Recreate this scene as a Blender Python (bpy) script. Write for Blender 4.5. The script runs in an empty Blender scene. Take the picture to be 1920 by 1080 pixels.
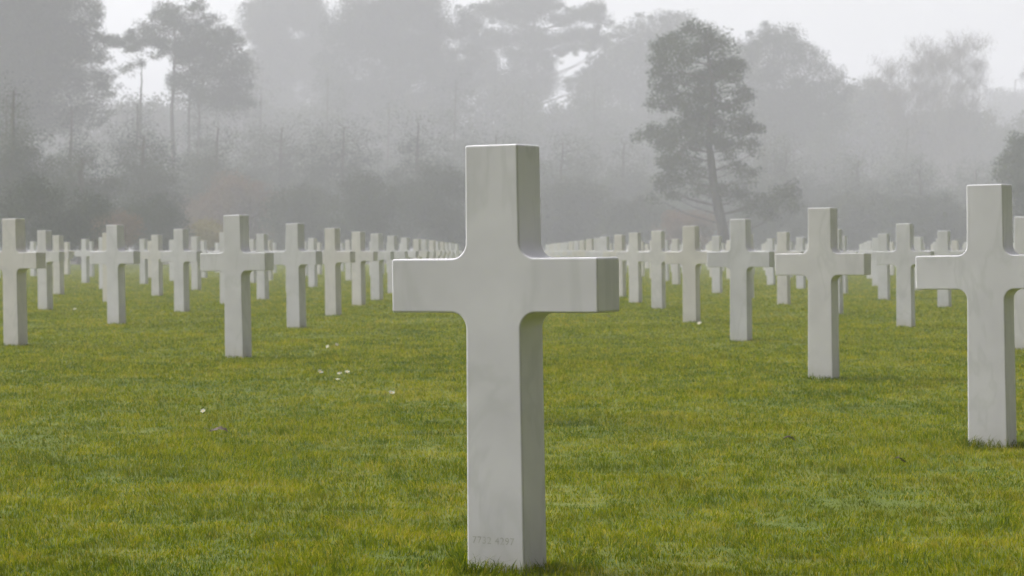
import bpy, bmesh, math, random
import numpy as np
from mathutils import Vector, Matrix

random.seed(7)
RNG = np.random.default_rng(11)
scene = bpy.context.scene
COL = scene.collection
R = math.radians

# ------------------------------------------------------------------ camera geometry
F = 4500.0            # focal length in photo pixels (photo 1920 wide)
HOR = 469.0           # horizon row
HC = 0.805            # camera height
D0 = 6.106            # distance of the foreground cross

def at(px, py, d):
    """photo pixel + distance -> point in the place"""
    return Vector(((px - 960.0) / F * d, d, HC + (HOR - py) / F * d))

def gz(x, y):
    """gentle unevenness of the lawn"""
    return 0.3 * (0.014 * np.sin(x * 1.3 + 0.4 * y + 1.0) + 0.012 * np.sin(0.9 * y - 0.35 * x)
            + 0.008 * np.sin(2.3 * x - 1.7 * y + 2.0))

# ------------------------------------------------------------------ helpers
def tag(o, label=None, cat=None, group=None, kind=None):
    if label: o['label'] = label
    if cat: o['category'] = cat
    if group: o['group'] = group
    if kind: o['kind'] = kind
    return o

def link(name, data, mat=None, parent=None):
    o = bpy.data.objects.new(name, data)
    COL.objects.link(o)
    if mat is not None and data is not None: data.materials.append(mat)
    if parent is not None: o.parent = parent
    return o

def empty(name, loc):
    o = bpy.data.objects.new(name, None)
    o.empty_display_size = 0.2
    COL.objects.link(o); o.location = loc
    return o

def np_mesh(name, verts, faces):
    """verts (N,3), faces (M,k)"""
    verts = np.asarray(verts, dtype=np.float32); faces = np.asarray(faces, dtype=np.int32)
    m = bpy.data.meshes.new(name)
    k = faces.shape[1]
    m.vertices.add(len(verts)); m.vertices.foreach_set('co', verts.ravel())
    m.loops.add(faces.size); m.loops.foreach_set('vertex_index', faces.ravel())
    m.polygons.add(len(faces))
    m.polygons.foreach_set('loop_start', np.arange(len(faces), dtype=np.int32) * k)
    m.update(calc_edges=True); m.validate()
    return m

def tubes_mesh(name, paths, sides=7):
    """paths: list of (points, radii)"""
    V = []; Fc = []
    for pts, rad in paths:
        pts = [Vector(p) for p in pts]
        base = len(V)
        n = len(pts)
        for i, p in enumerate(pts):
            t = (pts[min(i + 1, n - 1)] - pts[max(i - 1, 0)])
            if t.length < 1e-6: t = Vector((0, 0, 1))
            t.normalize()
            a = t.orthogonal().normalized() if abs(t.z) < 0.5 else Vector((0, 1, 0)).cross(t).normalized()
            b = t.cross(a)
            for s in range(sides):
                an = 2 * math.pi * s / sides
                V.append(p + (a * math.cos(an) + b * math.sin(an)) * rad[i])
        for i in range(n - 1):
            for s in range(sides):
                s2 = (s + 1) % sides
                Fc.append((base + i * sides + s, base + i * sides + s2, base + (i + 1) * sides + s2, base + (i + 1) * sides + s))
    m = np_mesh(name, [tuple(v) for v in V], Fc)
    m.polygons.foreach_set('use_smooth', [True] * len(m.polygons))
    return m

# ------------------------------------------------------------------ materials
def new_mat(name):
    m = bpy.data.materials.new(name); m.use_nodes = True
    nt = m.node_tree
    b = nt.nodes['Principled BSDF']
    return m, nt, b

def N(nt, typ, **kw):
    n = nt.nodes.new(typ)
    for k, v in kw.items(): setattr(n, k, v)
    return n

def ramp(nt, stops):
    r = nt.nodes.new('ShaderNodeValToRGB')
    el = r.color_ramp.elements
    while len(el) < len(stops): el.new(0.5)
    for e, (p, c) in zip(el, stops):
        e.position = p; e.color = (*c, 1)
    return r

def marble():
    m, nt, b = new_mat('white_marble')
    L = nt.links
    tc = N(nt, 'ShaderNodeTexCoord'); oi = N(nt, 'ShaderNodeObjectInfo')
    off = N(nt, 'ShaderNodeVectorMath', operation='SCALE'); off.inputs['Scale'].default_value = 37.0
    comb = N(nt, 'ShaderNodeCombineXYZ')
    for i in range(3): L.new(oi.outputs['Random'], comb.inputs[i])
    L.new(comb.outputs[0], off.inputs[0])
    add = N(nt, 'ShaderNodeVectorMath', operation='ADD')
    L.new(tc.outputs['Object'], add.inputs[0]); L.new(off.outputs[0], add.inputs[1])
    # tilted direction for the veins
    mp = N(nt, 'ShaderNodeMapping'); mp.inputs['Rotation'].default_value = (0.3, 0.7, 0.4); mp.inputs['Scale'].default_value = (1.0, 1.0, 0.42)
    L.new(add.outputs[0], mp.inputs[0])
    n1 = N(nt, 'ShaderNodeTexNoise'); n1.inputs['Scale'].default_value = 3.2; n1.inputs['Detail'].default_value = 5; n1.inputs['Distortion'].default_value = 1.4
    L.new(mp.outputs[0], n1.inputs['Vector'])
    vein = ramp(nt, [(0.0, (0, 0, 0)), (0.455, (0, 0, 0)), (0.495, (1, 1, 1)), (0.535, (0, 0, 0)), (1.0, (0, 0, 0))])
    L.new(n1.outputs['Fac'], vein.inputs[0])
    n2 = N(nt, 'ShaderNodeTexNoise'); n2.inputs['Scale'].default_value = 5.0; n2.inputs['Detail'].default_value = 6
    L.new(add.outputs[0], n2.inputs['Vector'])
    cloud = ramp(nt, [(0.3, (0.545, 0.530, 0.562)), (0.7, (0.628, 0.612, 0.646))])
    L.new(n2.outputs['Fac'], cloud.inputs[0])
    # a warm tone on some stones
    tint = ramp(nt, [(0.0, (0.99, 0.99, 1.0)), (0.25, (1, 1, 1)), (0.45, (0.93, 0.935, 0.94)), (0.7, (1.0, 0.99, 0.965)), (1.0, (0.97, 0.935, 0.84))])
    L.new(oi.outputs['Random'], tint.inputs[0])
    mul = N(nt, 'ShaderNodeMix', data_type='RGBA', blend_type='MULTIPLY'); mul.inputs[0].default_value = 1
    L.new(cloud.outputs[0], mul.inputs[6]); L.new(tint.outputs[0], mul.inputs[7])
    vm = N(nt, 'ShaderNodeMath', operation='MULTIPLY'); vm.inputs[1].default_value = 0.26
    L.new(vein.outputs[0], vm.inputs[0])
    mixv = N(nt, 'ShaderNodeMix', data_type='RGBA'); L.new(vm.outputs[0], mixv.inputs[0])
    L.new(mul.outputs[2], mixv.inputs[6]); mixv.inputs[7].default_value = (0.40, 0.405, 0.405, 1)
    # splash dirt just above the ground, blotchy edge
    sep = N(nt, 'ShaderNodeSeparateXYZ'); L.new(tc.outputs['Object'], sep.inputs[0])
    n3 = N(nt, 'ShaderNodeTexNoise'); n3.inputs['Scale'].default_value = 26; n3.inputs['Detail'].default_value = 4
    L.new(add.outputs[0], n3.inputs['Vector'])
    s1 = N(nt, 'ShaderNodeMath', operation='MULTIPLY_ADD'); L.new(n3.outputs['Fac'], s1.inputs[0]); s1.inputs[1].default_value = 0.10
    L.new(sep.outputs['Z'], s1.inputs[2])
    mr = N(nt, 'ShaderNodeMapRange'); mr.inputs['From Min'].default_value = 0.05; mr.inputs['From Max'].default_value = 0.16
    mr.inputs['To Min'].default_value = 0.35; mr.inputs['To Max'].default_value = 0.0
    L.new(s1.outputs[0], mr.inputs['Value'])
    mixd = N(nt, 'ShaderNodeMix', data_type='RGBA'); L.new(mr.outputs[0], mixd.inputs[0])
    L.new(mixv.outputs[2], mixd.inputs[6]); mixd.inputs[7].default_value = (0.40, 0.38, 0.31, 1)
    L.new(mixd.outputs[2], b.inputs['Base Color'])
    b.inputs['Roughness'].default_value = 0.62
    b.inputs['Specular IOR Level'].default_value = 0.35
    return m

def grass_colour(nt):
    """patchy lawn colour from position; used by blades and by the soil below"""
    L = nt.links
    geo = N(nt, 'ShaderNodeNewGeometry')
    mp = N(nt, 'ShaderNodeMapping'); mp.inputs['Scale'].default_value = (1, 0.62, 0)
    L.new(geo.outputs['Position'], mp.inputs[0])
    na = N(nt, 'ShaderNodeTexNoise'); na.inputs['Scale'].default_value = 0.8; na.inputs['Detail'].default_value = 6; na.inputs['Roughness'].default_value = 0.62
    L.new(mp.outputs[0], na.inputs['Vector'])
    nb = N(nt, 'ShaderNodeTexNoise'); nb.inputs['Scale'].default_value = 4.5; nb.inputs['Detail'].default_value = 4; nb.inputs['Roughness'].default_value = 0.6
    L.new(mp.outputs[0], nb.inputs['Vector'])
    mx = N(nt, 'ShaderNodeMath', operation='MULTIPLY_ADD'); mx.inputs[1].default_value = 0.75
    L.new(nb.outputs['Fac'], mx.inputs[0])
    sc = N(nt, 'ShaderNodeMath', operation='MULTIPLY_ADD'); sc.inputs[1].default_value = 0.60; sc.inputs[2].default_value = -0.18
    L.new(na.outputs['Fac'], sc.inputs[0]); L.new(sc.outputs[0], mx.inputs[2])
    nc = N(nt, 'ShaderNodeTexNoise'); nc.inputs['Scale'].default_value = 1.7; nc.inputs['Detail'].default_value = 5; nc.inputs['Roughness'].default_value = 0.65
    mp2 = N(nt, 'ShaderNodeMapping'); mp2.inputs['Scale'].default_value = (1, 0.7, 0); mp2.inputs['Location'].default_value = (31, 17, 0)
    L.new(geo.outputs['Position'], mp2.inputs[0]); L.new(mp2.outputs[0], nc.inputs['Vector'])
    mr = N(nt, 'ShaderNodeMapRange'); mr.inputs['From Min'].default_value = 0.5; mr.inputs['From Max'].default_value = 0.75
    L.new(nc.outputs['Fac'], mr.inputs['Value'])
    ml = N(nt, 'ShaderNodeMapRange'); ml.inputs['From Min'].default_value = 0.44; ml.inputs['From Max'].default_value = 0.28
    ml.inputs['To Max'].default_value = 0.4; mr.inputs['To Max'].default_value = 0.7
    L.new(nc.outputs['Fac'], ml.inputs['Value'])
    def tint(col):
        a1 = N(nt, 'ShaderNodeMix', data_type='RGBA'); L.new(mr.outputs[0], a1.inputs[0]); L.new(col, a1.inputs[6]); a1.inputs[7].default_value = (0.095, 0.112, 0.006, 1)
        a2 = N(nt, 'ShaderNodeMix', data_type='RGBA'); L.new(ml.outputs[0], a2.inputs[0]); L.new(a1.outputs[2], a2.inputs[6]); a2.inputs[7].default_value = (0.15, 0.122, 0.006, 1)
        return a2.outputs[2]
    return geo, mx, tint

def grass_mat():
    m, nt, b = new_mat('grass_blades')
    L = nt.links
    geo, mx, tint = grass_colour(nt)
    at_ = N(nt, 'ShaderNodeAttribute', attribute_name='tone')
    ad = N(nt, 'ShaderNodeMath', operation='MULTIPLY_ADD'); ad.inputs[1].default_value = 0.50
    L.new(at_.outputs['Fac'], ad.inputs[0]); L.new(mx.outputs[0], ad.inputs[2])
    r = ramp(nt, [(0.22, (0.036, 0.068, 0.002)), (0.48, (0.084, 0.126, 0.001)), (0.70, (0.168, 0.198, 0.001)),
                  (0.90, (0.265, 0.278, 0.002)), (1.0, (0.37, 0.31, 0.035))])
    L.new(ad.outputs[0], r.inputs[0])
    tc_ = tint(r.outputs[0])
    L.new(tc_, b.inputs['Base Color'])
    b.inputs['Roughness'].default_value = 0.7
    b.inputs['Specular IOR Level'].default_value = 0.0
    tr = N(nt, 'ShaderNodeBsdfTranslucent'); L.new(tc_, tr.inputs['Color'])
    ms = N(nt, 'ShaderNodeMixShader'); ms.inputs[0].default_value = 0.38
    L.new(b.outputs[0], ms.inputs[1]); L.new(tr.outputs[0], ms.inputs[2])
    L.new(ms.outputs[0], nt.nodes['Material Output'].inputs['Surface'])
    return m

def lawn_mat():
    m, nt, b = new_mat('lawn_turf')
    L = nt.links
    geo, mx, tint = grass_colour(nt)
    nf = N(nt, 'ShaderNodeTexNoise'); nf.inputs['Scale'].default_value = 60; nf.inputs['Detail'].default_value = 4
    L.new(geo.outputs['Position'], nf.inputs['Vector'])
    ad = N(nt, 'ShaderNodeMath', operation='MULTIPLY_ADD'); ad.inputs[1].default_value = 0.4
    L.new(nf.outputs['Fac'], ad.inputs[0]); L.new(mx.outputs[0], ad.inputs[2])
    r = ramp(nt, [(0.30, (0.040, 0.066, 0.012)), (0.65, (0.085, 0.112, 0.015)), (1.0, (0.17, 0.165, 0.03))])
    L.new(ad.outputs[0], r.inputs[0])
    # woodland litter beyond the lawn
    sep = N(nt, 'ShaderNodeSeparateXYZ'); L.new(geo.outputs['Position'], sep.inputs[0])
    nl = N(nt, 'ShaderNodeTexNoise'); nl.inputs['Scale'].default_value = 0.25; nl.inputs['Detail'].default_value = 4
    L.new(geo.outputs['Position'], nl.inputs['Vector'])
    ed = N(nt, 'ShaderNodeMath', operation='MULTIPLY_ADD'); ed.inputs[1].default_value = 14.0
    L.new(nl.outputs['Fac'], ed.inputs[0]); L.new(sep.outputs['Y'], ed.inputs[2])
    mr = N(nt, 'ShaderNodeMapRange'); mr.inputs['From Min'].default_value = 138; mr.inputs['From Max'].default_value = 144
    L.new(ed.outputs[0], mr.inputs['Value'])
    mix = N(nt, 'ShaderNodeMix', data_type='RGBA'); L.new(mr.outputs[0], mix.inputs[0])
    L.new(tint(r.outputs[0]), mix.inputs[6]); mix.inputs[7].default_value = (0.045, 0.040, 0.026, 1)
    L.new(mix.outputs[2], b.inputs['Base Color'])
    b.inputs['Roughness'].default_value = 0.9; b.inputs['Specular IOR Level'].default_value = 0.15
    bump = N(nt, 'ShaderNodeBump'); bump.inputs['Strength'].default_value = 0.6; bump.inputs['Distance'].default_value = 0.02
    L.new(nf.outputs['Fac'], bump.inputs['Height']); L.new(bump.outputs[0], b.inputs['Normal'])
    return m

def leaf_mat(name, dark, light, transl=0.22):
    m, nt, b = new_mat(name)
    L = nt.links
    geo = N(nt, 'ShaderNodeNewGeometry')
    n = N(nt, 'ShaderNodeTexNoise'); n.inputs['Scale'].default_value = 0.55; n.inputs['Detail'].default_value = 5
    L.new(geo.outputs['Position'], n.inputs['Vector'])
    ad = N(nt, 'ShaderNodeMath', operation='MULTIPLY_ADD'); ad.inputs[1].default_value = 0.35
    L.new(geo.outputs['Random Per Island'], ad.inputs[0]); L.new(n.outputs['Fac'], ad.inputs[2])
    r = ramp(nt, [(0.4, dark), (0.95, light)])
    L.new(ad.outputs[0], r.inputs[0]); L.new(r.outputs[0], b.inputs['Base Color'])
    b.inputs['Roughness'].default_value = 0.7; b.inputs['Specular IOR Level'].default_value = 0.15
    tr = N(nt, 'ShaderNodeBsdfTranslucent'); L.new(r.outputs[0], tr.inputs['Color'])
    ms = N(nt, 'ShaderNodeMixShader'); ms.inputs[0].default_value = transl
    L.new(b.outputs[0], ms.inputs[1]); L.new(tr.outputs[0], ms.inputs[2])
    L.new(ms.outputs[0], nt.nodes['Material Output'].inputs['Surface'])
    return m

def bark_mat(name, a, c):
    m, nt, b = new_mat(name)
    L = nt.links
    geo = N(nt, 'ShaderNodeNewGeometry')
    mp = N(nt, 'ShaderNodeMapping'); mp.inputs['Scale'].default_value = (6, 6, 1.2)
    L.new(geo.outputs['Position'], mp.inputs[0])
    n = N(nt, 'ShaderNodeTexNoise'); n.inputs['Scale'].default_value = 1.5; n.inputs['Detail'].default_value = 6
    L.new(mp.outputs[0], n.inputs['Vector'])
    r = ramp(nt, [(0.35, a), (0.68, c)])
    L.new(n.outputs['Fac'], r.inputs[0]); L.new(r.outputs[0], b.inputs['Base Color'])
    b.inputs['Roughness'].default_value = 0.9
    bp = N(nt, 'ShaderNodeBump'); bp.inputs['Strength'].default_value = 0.7; bp.inputs['Distance'].default_value = 0.05
    L.new(n.outputs['Fac'], bp.inputs['Height']); L.new(bp.outputs[0], b.inputs['Normal'])
    return m

def plain_mat(name, c1, c2, scale=60, rough=0.7, transl=0.0):
    m, nt, b = new_mat(name)
    L = nt.links
    tc = N(nt, 'ShaderNodeTexCoord')
    n = N(nt, 'ShaderNodeTexNoise'); n.inputs['Scale'].default_value = scale; n.inputs['Detail'].default_value = 3
    L.new(tc.outputs['Object'], n.inputs['Vector'])
    r = ramp(nt, [(0.35, c1), (0.65, c2)])
    L.new(n.outputs['Fac'], r.inputs[0]); L.new(r.outputs[0], b.inputs['Base Color'])
    b.inputs['Roughness'].default_value = rough
    return m

M_MARBLE = marble()
M_GRASS = grass_mat()
M_LAWN = lawn_mat()
M_PINE = leaf_mat('pine_needles', (0.022, 0.034, 0.018), (0.058, 0.075, 0.034))
M_DARK = leaf_mat('dark_evergreen_foliage', (0.018, 0.026, 0.016), (0.046, 0.058, 0.030))
M_MID = leaf_mat('mixed_woodland_foliage', (0.030, 0.038, 0.022), (0.070, 0.078, 0.042))
M_TWIG = leaf_mat('bare_twigs', (0.075, 0.062, 0.045), (0.13, 0.112, 0.08), 0.05)
M_RUST = leaf_mat('rust_coloured_leaves', (0.085, 0.050, 0.028), (0.17, 0.105, 0.055))
M_GOLD = leaf_mat('yellow_autumn_leaves', (0.14, 0.11, 0.03), (0.27, 0.21, 0.06))
M_BARK = bark_mat('pine_bark', (0.035, 0.027, 0.020), (0.085, 0.065, 0.048))
M_BIRCH = bark_mat('pale_bark', (0.07, 0.065, 0.055), (0.16, 0.15, 0.13))
M_PETAL = plain_mat('white_petals', (0.42, 0.41, 0.35), (0.54, 0.53, 0.46))
M_DISC = plain_mat('yellow_flower_centre', (0.62, 0.42, 0.03), (0.72, 0.52, 0.06))
M_STEM = plain_mat('flower_stem', (0.06, 0.12, 0.02), (0.10, 0.17, 0.03))
M_LEAF = plain_mat('dead_brown_leaf', (0.025, 0.016, 0.010), (0.13, 0.085, 0.05), 40)
M_CARVE = plain_mat('weathered_carving', (0.33, 0.325, 0.31), (0.47, 0.465, 0.45), 60)

# ------------------------------------------------------------------ the lawn sheet
def make_lawn():
    ys = np.concatenate([np.linspace(-40, 2, 12), np.arange(2.5, 40, 0.5), np.linspace(41, 150, 70), np.linspace(160, 545, 30)])
    xs = np.concatenate([np.linspace(-530, -32, 30), np.arange(-30, 30.1, 0.75), np.linspace(32, 530, 30)])
    X, Y = np.meshgrid(xs, ys)
    Z = gz(X, Y) * np.clip((200 - Y) / 60, 0, 1)
    V = np.stack([X, Y, Z], -1).reshape(-1, 3)
    nx = len(xs); ny = len(ys)
    i = np.arange(nx - 1)[None, :] + nx * np.arange(ny - 1)[:, None]
    Fc = np.stack([i, i + 1, i + 1 + nx, i + nx], -1).reshape(-1, 4)
    me = np_mesh('lawn', V, Fc)
    me.polygons.foreach_set('use_smooth', [True] * len(me.polygons))
    tag(link('lawn', me, M_LAWN), 'wide mown lawn of the cemetery running back to the trees', 'lawn', kind='structure')
make_lawn()

# ------------------------------------------------------------------ grass blades
def vnoise(x, y, cell, seed):
    """smooth value noise in 0..1"""
    g = np.random.default_rng(seed).random((256, 256))
    u = x / cell; v = y / cell
    i = np.floor(u).astype(int); j = np.floor(v).astype(int)
    fu = u - i; fv = v - j
    fu = fu * fu * (3 - 2 * fu); fv = fv * fv * (3 - 2 * fv)
    q = lambda a, b: g[a % 256, b % 256]
    return (q(i, j) * (1 - fu) + q(i + 1, j) * fu) * (1 - fv) + (q(i, j + 1) * (1 - fu) + q(i + 1, j + 1) * fu) * fv

def make_grass():
    parts = []
    def sample(n, d0, d1, p, half=0.30):
        u = RNG.random(n)
        # number per unit distance ~ d^p
        q = p + 1
        d = (d0 ** q + u * (d1 ** q - d0 ** q)) ** (1 / q) if abs(q) > 1e-6 else d0 * (d1 / d0) ** u
        x = (RNG.random(n) * 2 - 1) * (half * d + 1.3)
        return x, d
    x, y = sample(2000000, 3.6, 137.0, -1.0, 0.245)
    parts.append(np.stack([x, y], -1))
    for (fx, fy) in FEET:
        k = int(600 / max(1.0, fy / 6.0) ** 1.5)
        a_ = RNG.random(k) * 2 * np.pi; r_ = 0.085 + 0.05 * RNG.random(k)
        parts.append(np.stack([fx + np.cos(a_) * r_, fy + np.sin(a_) * r_], -1))
    P = np.concatenate(parts); n = len(P)
    # clumping: pull towards random tuft centres
    cell = 0.05 + 0.004 * P[:, 1]
    jit = RNG.normal(0, 1, (n, 2))
    snapped = np.round(P / cell[:, None]) * cell[:, None] + jit * (cell * 0.33)[:, None]
    P = np.where(RNG.random(n)[:, None] < 0.5, snapped, P)
    x, y = P[:, 0], P[:, 1]
    lod = np.clip(y / 9.0, 1.0, 7.0)
    # patches of longer and shorter growth
    tuft = vnoise(x, y, 0.085, 1); tuft2 = vnoise(x, y, 0.27, 2); patch = vnoise(x, y, 1.1, 3)
    grow = np.clip(0.30 + 0.75 * tuft + 0.45 * (tuft2 - 0.3) + 0.35 * patch, 0.3, 2.0)
    h = (0.016 + 0.018 * RNG.random(n) ** 1.4) * grow * (1 + 0.10 * (lod - 1) * 0.5)
    tall = RNG.random(n) < 0.02
    h = np.where(tall, h * 1.6, h)
    # longer fringe that the mower misses round the foot of each cross
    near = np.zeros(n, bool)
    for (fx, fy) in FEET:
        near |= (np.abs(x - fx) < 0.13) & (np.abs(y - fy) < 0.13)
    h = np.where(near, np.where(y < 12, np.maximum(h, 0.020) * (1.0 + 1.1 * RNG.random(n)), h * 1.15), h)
    w = (0.0015 + 0.0019 * RNG.random(n)) * lod
    az = RNG.random(n) * 2 * np.pi
    laz = vnoise(x, y, 0.11, 5) * 4 * np.pi + RNG.normal(0, 0.9, n)
    lean = np.abs(RNG.normal(0.0, 0.8, n)) + 0.2
    dx, dy = np.cos(laz), np.sin(laz)
    bx, by = np.cos(az) * w / 2, np.sin(az) * w / 2
    z0 = gz(x, y) - 0.004
    V = np.empty((n, 5, 3), np.float32)
    V[:, 0] = np.stack([x - bx, y - by, z0], -1)
    V[:, 1] = np.stack([x + bx, y + by, z0], -1)
    mx = x + dx * h * lean * 0.28; my = y + dy * h * lean * 0.28; mz = z0 + h * 0.55
    V[:, 2] = np.stack([mx - bx * .8, my - by * .8, mz], -1)
    V[:, 3] = np.stack([mx + bx * .8, my + by * .8, mz], -1)
    V[:, 4] = np.stack([x + dx * h * lean * 0.85, y + dy * h * lean * 0.85, z0 + h * (1.0 - 0.30 * np.clip(lean, 0, 2))], -1)
    b = np.arange(n)[:, None] * 5
    T = np.concatenate([b + np.array([[0, 1, 3]]), b + np.array([[0, 3, 2]]), b + np.array([[2, 3, 4]])], 1).reshape(-1, 3)
    m = bpy.data.meshes.new('grass')
    V = V.reshape(-1, 3)
    m.vertices.add(len(V)); m.vertices.foreach_set('co', V.ravel())
    m.loops.add(T.size); m.loops.foreach_set('vertex_index', T.astype(np.int32).ravel())
    m.polygons.add(len(T)); m.polygons.foreach_set('loop_start', np.arange(len(T), dtype=np.int32) * 3)
    m.update(calc_edges=True)
    tone = np.clip(0.34 + 0.31 * RNG.normal(0, 1, n) + 0.45 * (tuft2 - 0.5) + 0.40 * (vnoise(x, y, 0.06, 7) - 0.5), -0.35, 1.1)
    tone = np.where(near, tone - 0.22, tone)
    dry = RNG.random(n) < 0.07
    tone = np.where(dry, 1.0 + 0.25 * RNG.random(n), tone)
    a = m.attributes.new('tone', 'FLOAT', 'FACE')
    a.data.foreach_set('value', np.repeat(tone, 3).astype(np.float32))
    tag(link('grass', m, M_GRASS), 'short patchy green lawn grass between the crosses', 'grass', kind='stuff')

# ------------------------------------------------------------------ crosses
H = 1.07
def cross_mesh():
    wt, wb = 0.0755, 0.0825          # half widths of the shaft, top and foot
    arm, bt, bb = 0.297, 0.785, 0.648
    r, c, t, bev = 0.042, 0.0065, 0.060, 0.0048
    def hw(z): return wb + (wt - wb) * min(max(z / H, 0), 1)
    pts = []
    def arc(cx, cz, rad, a0, a1, k):
        for i in range(k + 1):
            a = a0 + (a1 - a0) * i / k
            pts.append((cx + rad * math.cos(a), cz + rad * math.sin(a)))
    q = math.pi / 2
    zb = -0.12
    pts.append((hw(0) + 0.001, zb))
    x1 = hw(bb - r)
    arc(x1 + r, bb - r, r, 2 * q, q, 16)             # inner corner below the right arm
    arc(arm - c, bb + c, c, -q, 0, 3)
    arc(arm - c, bt - c, c, 0, q, 3)
    x2 = hw(bt + r)
    arc(x2 + r, bt + r, r, 3 * q, 2 * q, 16)
    arc(wt - c, H - c, c, 0, q, 3)
    left = [(-x, z) for x, z in reversed(pts)]
    P = pts + left
    n = len(P)
    # inward offset directions
    nor = []
    for i in range(n):
        a, b = Vector(P[i - 1]), Vector(P[(i + 1) % n])
        d = (b - a).normalized()
        nor.append(Vector((d.y, -d.x)))            # outward for counter-clockwise order
    bm = bmesh.new()
    rings = []
    K = 3
    prof = [(bev * (1 - math.sin(q * i / K)), -t + bev * (1 - math.cos(q * i / K))) for i in range(K + 1)]
    prof = prof + [(a, -y) for a, y in reversed(prof)]
    for ins, y in prof:
        rings.append([bm.verts.new((P[i][0] - nor[i].x * ins, y, P[i][1] - nor[i].y * ins)) for i in range(n)])
    for k in range(len(rings) - 1):
        for i in range(n):
            j = (i + 1) % n
            f = bm.faces.new((rings[k][i], rings[k][j], rings[k + 1][j], rings[k + 1][i])); f.smooth = True
    for ring in (rings[0], rings[-1]):
        for i in range(n // 2 - 1):
            a_, b_ = ring[i], ring[i + 1]
            if abs(a_.co.z - b_.co.z) < 1e-5: continue
            bm.faces.new((a_, b_, ring[n - 2 - i], ring[n - 1 - i]))
    bmesh.ops.recalc_face_normals(bm, faces=bm.faces[:])
    me = bpy.data.meshes.new('grave_cross'); bm.to_mesh(me); bm.free()
    # keep flat faces flat
    for p in me.polygons: p.use_smooth = False
    return me
CROSS = cross_mesh(); CROSS.materials.append(M_MARBLE)

THETA = 29.0
ORD = ['nearest', 'second', 'third', 'fourth', 'fifth', 'sixth', 'seventh', 'eighth', 'ninth', 'tenth', 'eleventh', 'twelfth', 'thirteenth',
       'fourteenth', 'fifteenth', 'sixteenth', 'seventeenth', 'eighteenth', 'nineteenth', 'twentieth', 'twenty first', 'twenty second', 'twenty third', 'twenty fourth']
LINE = ['', 'first', 'second', 'third', 'fourth', 'fifth', 'sixth', 'seventh', 'eighth', 'ninth', 'tenth', 'eleventh', 'twelfth', 'thirteenth', 'fourteenth']
GROUP = 'white grave crosses on the lawn'
proto = None
FEET = []
def place_cross(px, z, label, hs=1.0, tilt=0.65, yaw=0.0, sink=0.0):
    global proto
    y = z * D0; x = (px - 960.0) / F * y
    if proto is None:
        o = link('grave_cross', CROSS); proto = o
    else:
        o = proto.copy(); COL.objects.link(o)
    o.location = (x, y, -sink)
    o.rotation_euler = (0, 0, 0)
    o.rotation_mode = 'XYZ'
    # stands turned to the left, with a slight lean
    o.matrix_basis = Matrix.Translation(o.location) @ Matrix.Rotation(R(-tilt), 4, 'Y') @ Matrix.Rotation(R(-THETA + yaw), 4, 'Z') @ Matrix.Diagonal((1, 1, hs, 1))
    if y < 60: FEET.append((x, y))
    tag(o, label, 'cross', GROUP)
    return o

VP = 948.0
# measured ones: column -> list of (px, z, height scale)
meas = {
    1: [(1862, 1.59, 1.0, 0.9), (1545, 2.465, 1.0, 0.5), (1390, 3.485, 1.01, 0.5), (1297, 4.405, 1.005, 0.6), (1235, 5.38, 1.0, 0.5), (1192, 5.98, 1.0, 0.6), (1163, 6.75, 1.0, 0.6), (1135, 7.75, 1, 0.6)],
    2: [(1925, 3.18, 1.005, 0.6), (1699, 4.09, 1.01, 0.8), (1567, 4.95, 1.0, 0.5), (1470, 5.78, 1.0, 0.6), (1403, 6.55, 1, 0.6), (1345, 7.33, 1.0, 0.6), (1302, 8.3, 1, 0.5), (1268, 9.2, 1, 0.6)],
    3: [(1771, 5.52, 1.005, 0.6), (1658, 6.35, 1.0, 0.5), (1580, 7.2, 1, 0.6), (1502, 8.15, 1.0, 0.6), (1446, 9.05, 1, 0.5)],
    -1: [(447, 2.975, 1.0, 0.9), (556, 4.05, 1.01, 0.8), (625, 4.84, 1.005, 0.6), (673, 5.69, 1.0, 0.5), (707, 6.28, 1.0, 0.6), (737, 7.26, 1, 0.6), (761, 8.3, 1, 0.6)],
    -2: [(29, 3.31, 1.0, 0.8), (218.5, 4.30, 1.01, 0.8), (341, 5.11, 1.01, 0.6), (425, 5.83, 1.0, 0.6), (493, 6.42, 1.0, 0.6), (546, 7.55, 1, 0.5), (587, 8.55, 1.0, 0.6)],
    -3: [(85, 5.28, 1.0, 0.6), (205, 6.0, 1.0, 0.6), (295, 6.85, 1.0, 0.6), (368, 7.87, 1.0, 0.6), (425, 8.8, 1, 0.6), (474, 9.6, 1, 0.6), (505, 10.35, 1.0, 0.6)],
    -4: [(110, 7.08, 1.0, 0.6), (195, 8.1, 1, 0.6), (270, 9.3, 1.0, 0.6), (325, 10.1, 1, .6), (382, 11.3, 1.0, 0.6)],
}
front = place_cross(951, 0.995, 'large white marble cross in the foreground, nearest and tallest in view', 1.0, 0.65)
# faint carved number low on the foreground cross
cu = bpy.data.curves.new('carved_number', 'FONT'); cu.body = '7732 4297'; cu.size = 0.0255; cu.align_x = 'CENTER'; cu.extrude = 0.0004; cu.space_character = 1.12
tmp = bpy.data.objects.new('tmp_text', cu); COL.objects.link(tmp)
dg = bpy.context.evaluated_depsgraph_get()
tm = bpy.data.meshes.new_from_object(tmp.evaluated_get(dg)); bpy.data.objects.remove(tmp); tm.name = 'carved_number'
cv = link('carved_number', tm, M_CARVE, front); cv.rotation_euler = (R(90), 0, 0); cv.location = (-0.006, -0.0598, 0.066)

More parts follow.
